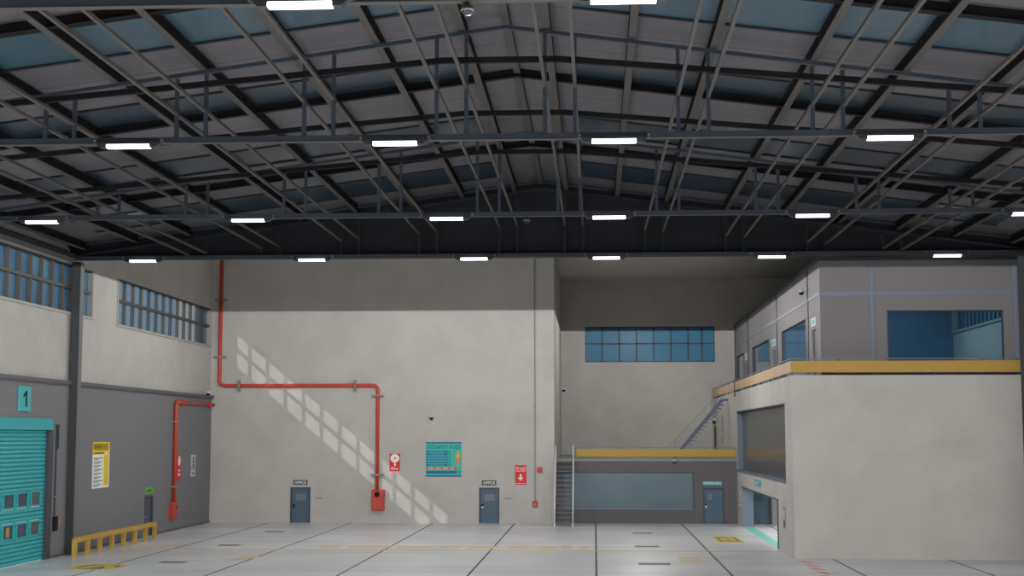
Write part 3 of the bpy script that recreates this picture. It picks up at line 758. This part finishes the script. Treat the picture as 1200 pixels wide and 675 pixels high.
# ------------------------------------------------------------------ right block
BW = (65.65, 87.75, 3.15, 6.6); BD = (68.55, 85.1, 0, 2.27); BD2 = (102.6, 103.9, 3.8, 5.8)
mb = MB('concrete')
holes(mb, YG, YF, 0, 7.75, [BW, BD, BD2], lambda a, b, c, d: mb.box(XS, XS+.5, a, b, c, d))
mb.box(XS+.5, XR, YG, YG+.4, 0, 7.75)
struct(mb.build('wall_block'), 'big plain concrete block on the right with large window and opening', 'wall')
t = thing('deck_2', 'upper walkway slab on top of the right concrete block', 'deck', (12, 65, 7.7), kind='structure')
MB('ledge').box(XS+.45, XR, YG+.4, YF, 7.55, 7.74).build('slab', t)
t = thing('window_6', 'large dark reflective window in the side of the block', 'window', (XS, 76, 4.8), kind='structure')
MB('glassgrey').box(XS+.34, XS+.36, BW[0], BW[1], BW[2], BW[3]).build('glass', t)
MB('jamb').box(XS+.02, XS+.5, BW[1]-.1, BW[1], BW[2], BW[3]).box(XS-.02, XS+.4, BW[0], BW[1], BW[2]-.08, BW[2]+.02).build('reveal', t)
MB('trimdark').box(XS-.02, XS+.4, BW[0], BW[1], BW[3]-.05, BW[3]).box(XS-.02, XS+.36, BW[0], BW[0]+.12, BW[2], BW[3]).build('frame', t)
t = thing('door_6', 'wide open doorway with blue grey jambs in the block side', 'doorway', (XS, 77, 0), kind='structure')
MB('jamb').box(XS-.02, XS+.62, BD[1]-.06, BD[1]+.02, 0, BD[3]).build('jamb', t)
MB('trimdark').box(XS-.02, XS+.05, BD[0]-.02, BD[0]+.35, 0, BD[3]).box(XS-.02, XS+.52, BD[0], BD[1], BD[3]-.05, BD[3]).build('lintel', t)
# inside of the ground floor
mb = MB('interior').box(XS+.5, 13.2, 88.0, 88.2, 0, 2.9).box(13.2, 13.4, 64, 88.2, 0, 2.9).box(XS+.5, 13.4, YG+.4, 88.2, 2.9, 3.05)
struct(mb.build('wall_inner'), 'pale room walls seen through the block doorway', 'wall')
t = thing('door_7', 'blue sliding door panel inside the block doorway', 'door', (9.6, 87.6, 0), kind='structure')
lf = MB('bluedoor').box(8.95, 10.2, 87.7, 87.78, 0, 2.35).build('leaf', t)
MB('tealdark').box(9.15, 9.85, 87.68, 87.7, 1.35, 1.75).build('vision_panel', lf)
MB('trimdark').box(10.2, 10.36, 87.6, 87.9, 0, 2.6).build('door_post', t)
t = thing('exit_sign', 'small teal sign above the open block doorway', 'sign', (XS, 76.7, 2.75))
MB('tealsign').box(XS-.04, XS, 75.4, 78.0, 2.6, 2.9).build('plate', t)
text('lettering', 'EXIT', (XS-.04, 76.7, 2.75), 1.8, .17, '-X', 'white', t)
tag(MB('clamp').box(XS-.03, XS, 65.95, 66.6, 1.1, 2.0).box(XS-.045, XS-.03, 66.05, 66.5, 1.5, 1.9, 'signgrey').box(XS-.045, XS-.03, 66.15, 66.4, 1.2, 1.4, 'darksign').build('control_panel'), 'upright grey control panel right of the block doorway', 'panel')
tag(MB('signgrey').box(XS-.03, XS, 86.0, 86.6, 1.75, 2.0).box(XS-.03, XS, 86.1, 86.5, 1.1, 1.25).box(XS-.03, XS, 86.1, 86.5, 1.4, 1.55).build('wall_switch'), 'small pale wall switches left of the block doorway', 'switch')
t = thing('door_8', 'narrow dark door on the lower deck under a lamp', 'door', (XS, 103.2, 3.8), kind='structure')
MB('black').box(XS+.15, XS+.2, BD2[0], BD2[1], BD2[2], BD2[3]).build('leaf', t)
MB('trimdark').box(XS-.02, XS+.2, BD2[0]-.08, BD2[0]+.02, 3.8, 5.85).box(XS-.02, XS+.2, BD2[1]-.02, BD2[1]+.08, 3.8, 5.85).build('door_frame', t)
t = thing('wall_lamp', 'small wall lamp above the dark deck door', 'lamp', (XS, 103.2, 6.1))
MB('signgrey').box(XS-.12, XS, 102.9, 103.5, 6.2, 6.35).build('bracket', t); MB('black').box(XS-.2, XS-.04, 102.9, 103.5, 6.0, 6.2).build('shade', t)
tag(MB('clamp').box(XS-.06, XS, 97.0, 97.5, 4.7, 6.5).box(XS-.08, XS-.06, 97.1, 97.4, 5.0, 5.4, 'signgrey').build('cable_tray'), 'faint grey cable tray on the wall beside upper stair', 'cable tray')

# upper rail
t = thing('guard_rail', 'long yellow guard rail around the upper walkway', 'railing', (8.45, 63.25, 7.75))
MB('yellow').box(XS-.03, 18.28, YG-.03, YG, 7.87, 8.36).build('kick_board', t)
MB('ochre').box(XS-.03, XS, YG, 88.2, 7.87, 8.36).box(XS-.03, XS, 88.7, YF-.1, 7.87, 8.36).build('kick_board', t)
MB('tread').box(XS-.03, 18.28, YG-.02, YG+.03, 8.43, 8.47).box(XS-.03, XS+.02, YG, YF-.1, 8.43, 8.47).build('top_rail', t)
for x in (8.43, 10.4, 12.4, 14.4, 16.4, 17.9): MB('trimdark').box(x-.03, x+.03, YG, YG+.06, 7.74, 8.45).build('post', t)
for y in (67, 71, 75, 79, 83, 93, 97, 101): MB('trimdark').box(XS, XS+.06, y-.03, y+.03, 7.74, 8.45).build('post', t)
MB('trimdark').box(XS-.06, XS+.1, 88.3, 88.6, 7.5, 8.5).build('post', t)

# ------------------------------------------------------------------ upper office
XO, YO = 10.05, 65.7
OW = (12.98, 18.05, 8.0, 10.72)
S1 = (70.0, 79.3, 8.0, 10.75); S2 = (84.7, 94.0, 8.0, 10.75); S3 = (99.2, 104.6, 8.0, 10.75)
O1 = (67.0, 68.2, 7.74, 10.0); O2 = (82.0, 83.4, 7.74, 9.95); O3 = (97.2, 98.2, 7.74, 9.95)
mb = MB('office')
holes(mb, XO, XR, 7.74, 12.95, [OW], lambda a, b, c, d: mb.box(a, b, YO, YO+.15, c, d))
holes(mb, YO+.15, YF, 7.74, 12.95, [S1, S2, S3, O1, O2, O3], lambda a, b, c, d: mb.box(XO, XO+.15, a, b, c, d))
struct(mb.build('wall_office'), 'warm grey panelled upper office walls behind the yellow rail', 'wall')
struct(MB('trimdark').box(XO-.06, XR, YO-.06, YF, 12.95, 13.1).build('trim_2'), 'dark flat roof edge of the upper office', 'roof')
mb = MB('trimblue').box(XO, XR, YO-.04, YO, 11.38, 11.58).box(12.24, 12.42, YO-.05, YO-.001, 7.74, 12.94).box(XR-.36, XR-.17, YO-.05, YO-.001, 7.74, 12.94)
mb.box(XO-.03, XO, YO, YF, 11.44, 11.56)
struct(mb.build('trim_3'), 'blue grey metal strips dividing the office panels', 'trim')
mb = MB('trimdark')
for y in (69.45, 81.2, 96.3, 105.2): mb.box(XO-.04, XO-.001, y-.2, y+.2, 7.74, 12.94)
struct(mb.build('trim_4'), 'dark upright strips on the office side wall', 'trim')
for k, (h, nm) in enumerate(((S1, 'nearest'), (S2, 'middle'), (S3, 'farthest'))):
    t = thing('window_%d' % (7+k), 'blue reflective office side window, %s of three' % nm, 'window', kind='structure')
    MB('glassoff').box(XO+.1, XO+.12, *h).build('glass', t)
    MB('trimdark').box(XO-.01, XO+.15, h[1]-.06, h[1], h[2], h[3]).box(XO-.01, XO+.15, h[0], h[0]+.25, h[2], h[3]).box(XO-.01, XO+.15, h[0], h[1], h[3]-.05, h[3]).build('frame', t)
for k, (h, nm) in enumerate(((O1, 'nearest'), (O2, 'middle'), (O3, 'farthest'))):
    t = thing('door_%d' % (9+k), 'narrow dark office side door, %s of three' % nm, 'door', kind='structure')
    MB('trimdark').box(XO+.08, XO+.12, *h).build('leaf', t)
    t = thing('door_sign', 'small pale sign above the %s office side door' % nm, 'sign', (XO, (h[0]+h[1])/2, 10.3), 'signs above the office side doors')
    MB('signgrey').box(XO-.04, XO, h[0]-.1, h[1]+.1, 10.15, 10.55).build('plate', t)
    MB('tealsign').box(XO-.045, XO-.04, h[0]+.1, h[1]-.1, 10.25, 10.45).build('symbol', t)
t = thing('window_18', 'wide clear office window facing the hall above yellow rail', 'window', kind='structure')
MB('glassclear').box(OW[0], OW[1], YO+.08, YO+.1, OW[2], OW[3]).build('glass', t)
MB('trimdark').box(OW[0], OW[1], YO-.02, YO+.14, OW[3]-.05, OW[3]).box(OW[0], OW[0]+.05, YO-.02, YO+.14, OW[2], OW[3]).box(OW[1]-.05, OW[1], YO-.02, YO+.14, OW[2], OW[3]).build('frame', t)
mb = MB('partition').box(XO+.15, XR, 78.15, 78.3, 7.74, 12.95)
struct(mb.build('wall_partition'), 'dark blue partition seen through the upper office window', 'wall')

# ------------------------------------------------------------------ lamps
def fixture():
    t = thing('tube_lamp', '', 'ceiling lamp', (0, 0, 0), 'tube lamps under the roof trusses')
    MB('tube').box(-.57, .57, -.1, .1, -.13, -.04).build('diffuser', t, False)
    MB('housing').poly([(-.95, -.09, .02), (-.8, -.09, -.04), (.8, -.09, -.04), (.95, -.09, .02)], (0, .18, 0)).build('housing', t, False)
    for s in (-1, 1):
        MB('housing').poly([(s*.58, -.1, -.04), (s*.58, -.1, -.12), (s*.74, -.1, -.12), (s*.84, -.1, -.04)], (0, .2, 0)).build('end_cap', t, False)
        MB('clamp').box(s*.86, s*.92, -.06, .06, .01, .1).build('bracket', t, False)
    return t
LX = {'a': -19.64, 'b': -12.2, 'c': -5.15, 'd': .54, 'e': 7.57, 'f': 14.94}
COLN = {'a': 'first', 'b': 'second', 'c': 'third', 'd': 'fourth', 'e': 'fifth', 'f': 'sixth'}
rows = [(25.0, 'cd', 'topmost row'), (37.35, 'bcde', 'row of four'), (50.72, 'abcdef', 'row below the second truss'), (62.5, 'abcdef', 'row along the end beam')]
first = None
LW = {'a': .45, 'b': 1, 'c': 1, 'd': 1, 'e': 1, 'f': .7}
def spot(x, y, power, parent=None):  # added downward spots, spread to even out the light, apart from the tubes
    l = bpy.data.lights.new('fill_spot', 'SPOT'); l.energy = power; l.spot_size = PI; l.spot_blend = 0.0
    l.shadow_soft_size = .06; l.color = (1.0, .985, .96)
    o = bpy.data.objects.new('fill_spot', l); C.objects.link(o)
    o.location = (x, y, 12.66)
    return o
POW = 3000
for y, ids, rn in rows:
    for n_, c in enumerate(ids):
        lab = 'white glowing tube lamp, %s from left in the %s' % (ORD[n_], rn)
        loc = (LX[c], y, 12.84)
        if first is None:
            first = fixture(); first.location = loc; first['label'] = lab
        else: dup(first, loc, lab)
KP = 19.5
for x, y, k in ((-19.6,38,251), (-2,6,80), (-2,14,134), (-2,22,192), (-2,30,217), (-2,38,80), (4,6,160), (4,14,203), (4,22,217), (4,30,118),
                (-17,76,11), (-10,70,59), (-10,76,36), (-4,66,47), (3,66,8), (3,76,61), (3,92,18), (3,97,32)):
    spot(x, y, k*KP)
# added area lights that brighten the rooms, with no fixture
def area(loc, sx, sy, power, col=(1, .98, .95)):
    l = bpy.data.lights.new('room_fill', 'AREA'); l.shape = 'RECTANGLE'; l.size = sx; l.size_y = sy; l.energy = power; l.color = col
    o = bpy.data.objects.new('room_fill', l); C.objects.link(o); o.location = loc
    return o
area((11, 77, 2.85), 2, 16, 320)
area((14.5, 72, 12.8), 5, 8, 420)

# sun through the ribbon window
s = bpy.data.lights.new('sun', 'SUN'); s.energy = 2.8; s.angle = math.radians(.3); s.color = (1, .93, .82)
so = bpy.data.objects.new('sun', s); C.objects.link(so)
so.rotation_euler = Vector((.835, 1.0, -.70)).to_track_quat('-Z', 'Y').to_euler()

# world
w = bpy.data.worlds.new('sky'); bpy.context.scene.world = w; w.use_nodes = True
bg = w.node_tree.nodes['Background']; bg.inputs[0].default_value = (.50, .62, .74, 1); bg.inputs[1].default_value = 0.5

# ------------------------------------------------------------------ camera
F, VX, VY, CX, CY = 1717.0, 697.0, 510.0, 600.0, 337.5
p = math.atan2(VY-CY, F)
fy = Vector((VX-CX, -(VY-CY), F)).normalized()
up = Vector((0, math.cos(p), math.sin(p)))
fx = fy.cross(up)
if fx.x < 0: fx = -fx
fx.normalize()
# rows: camera axes in world coordinates
right = Vector((fx[0], fy[0], up[0])); cup = Vector((fx[1], fy[1], up[1])); fwd = Vector((fx[2], fy[2], up[2]))
cam = bpy.data.cameras.new('camera'); co = bpy.data.objects.new('camera', cam); C.objects.link(co)
mw = Matrix((right, cup, -fwd)).transposed().to_4x4(); mw.translation = (0, 0, 5.2)
co.matrix_world = mw
cam.sensor_fit = 'HORIZONTAL'; cam.sensor_width = 36; cam.lens = F/1200*36; cam.clip_end = 500; cam.clip_start = .1
sc = bpy.context.scene; sc.camera = co
sc.view_settings.view_transform = 'Standard'; sc.view_settings.exposure = 0
sc.cycles.max_bounces = 8; sc.cycles.diffuse_bounces = 5; sc.cycles.sample_clamp_indirect = 4
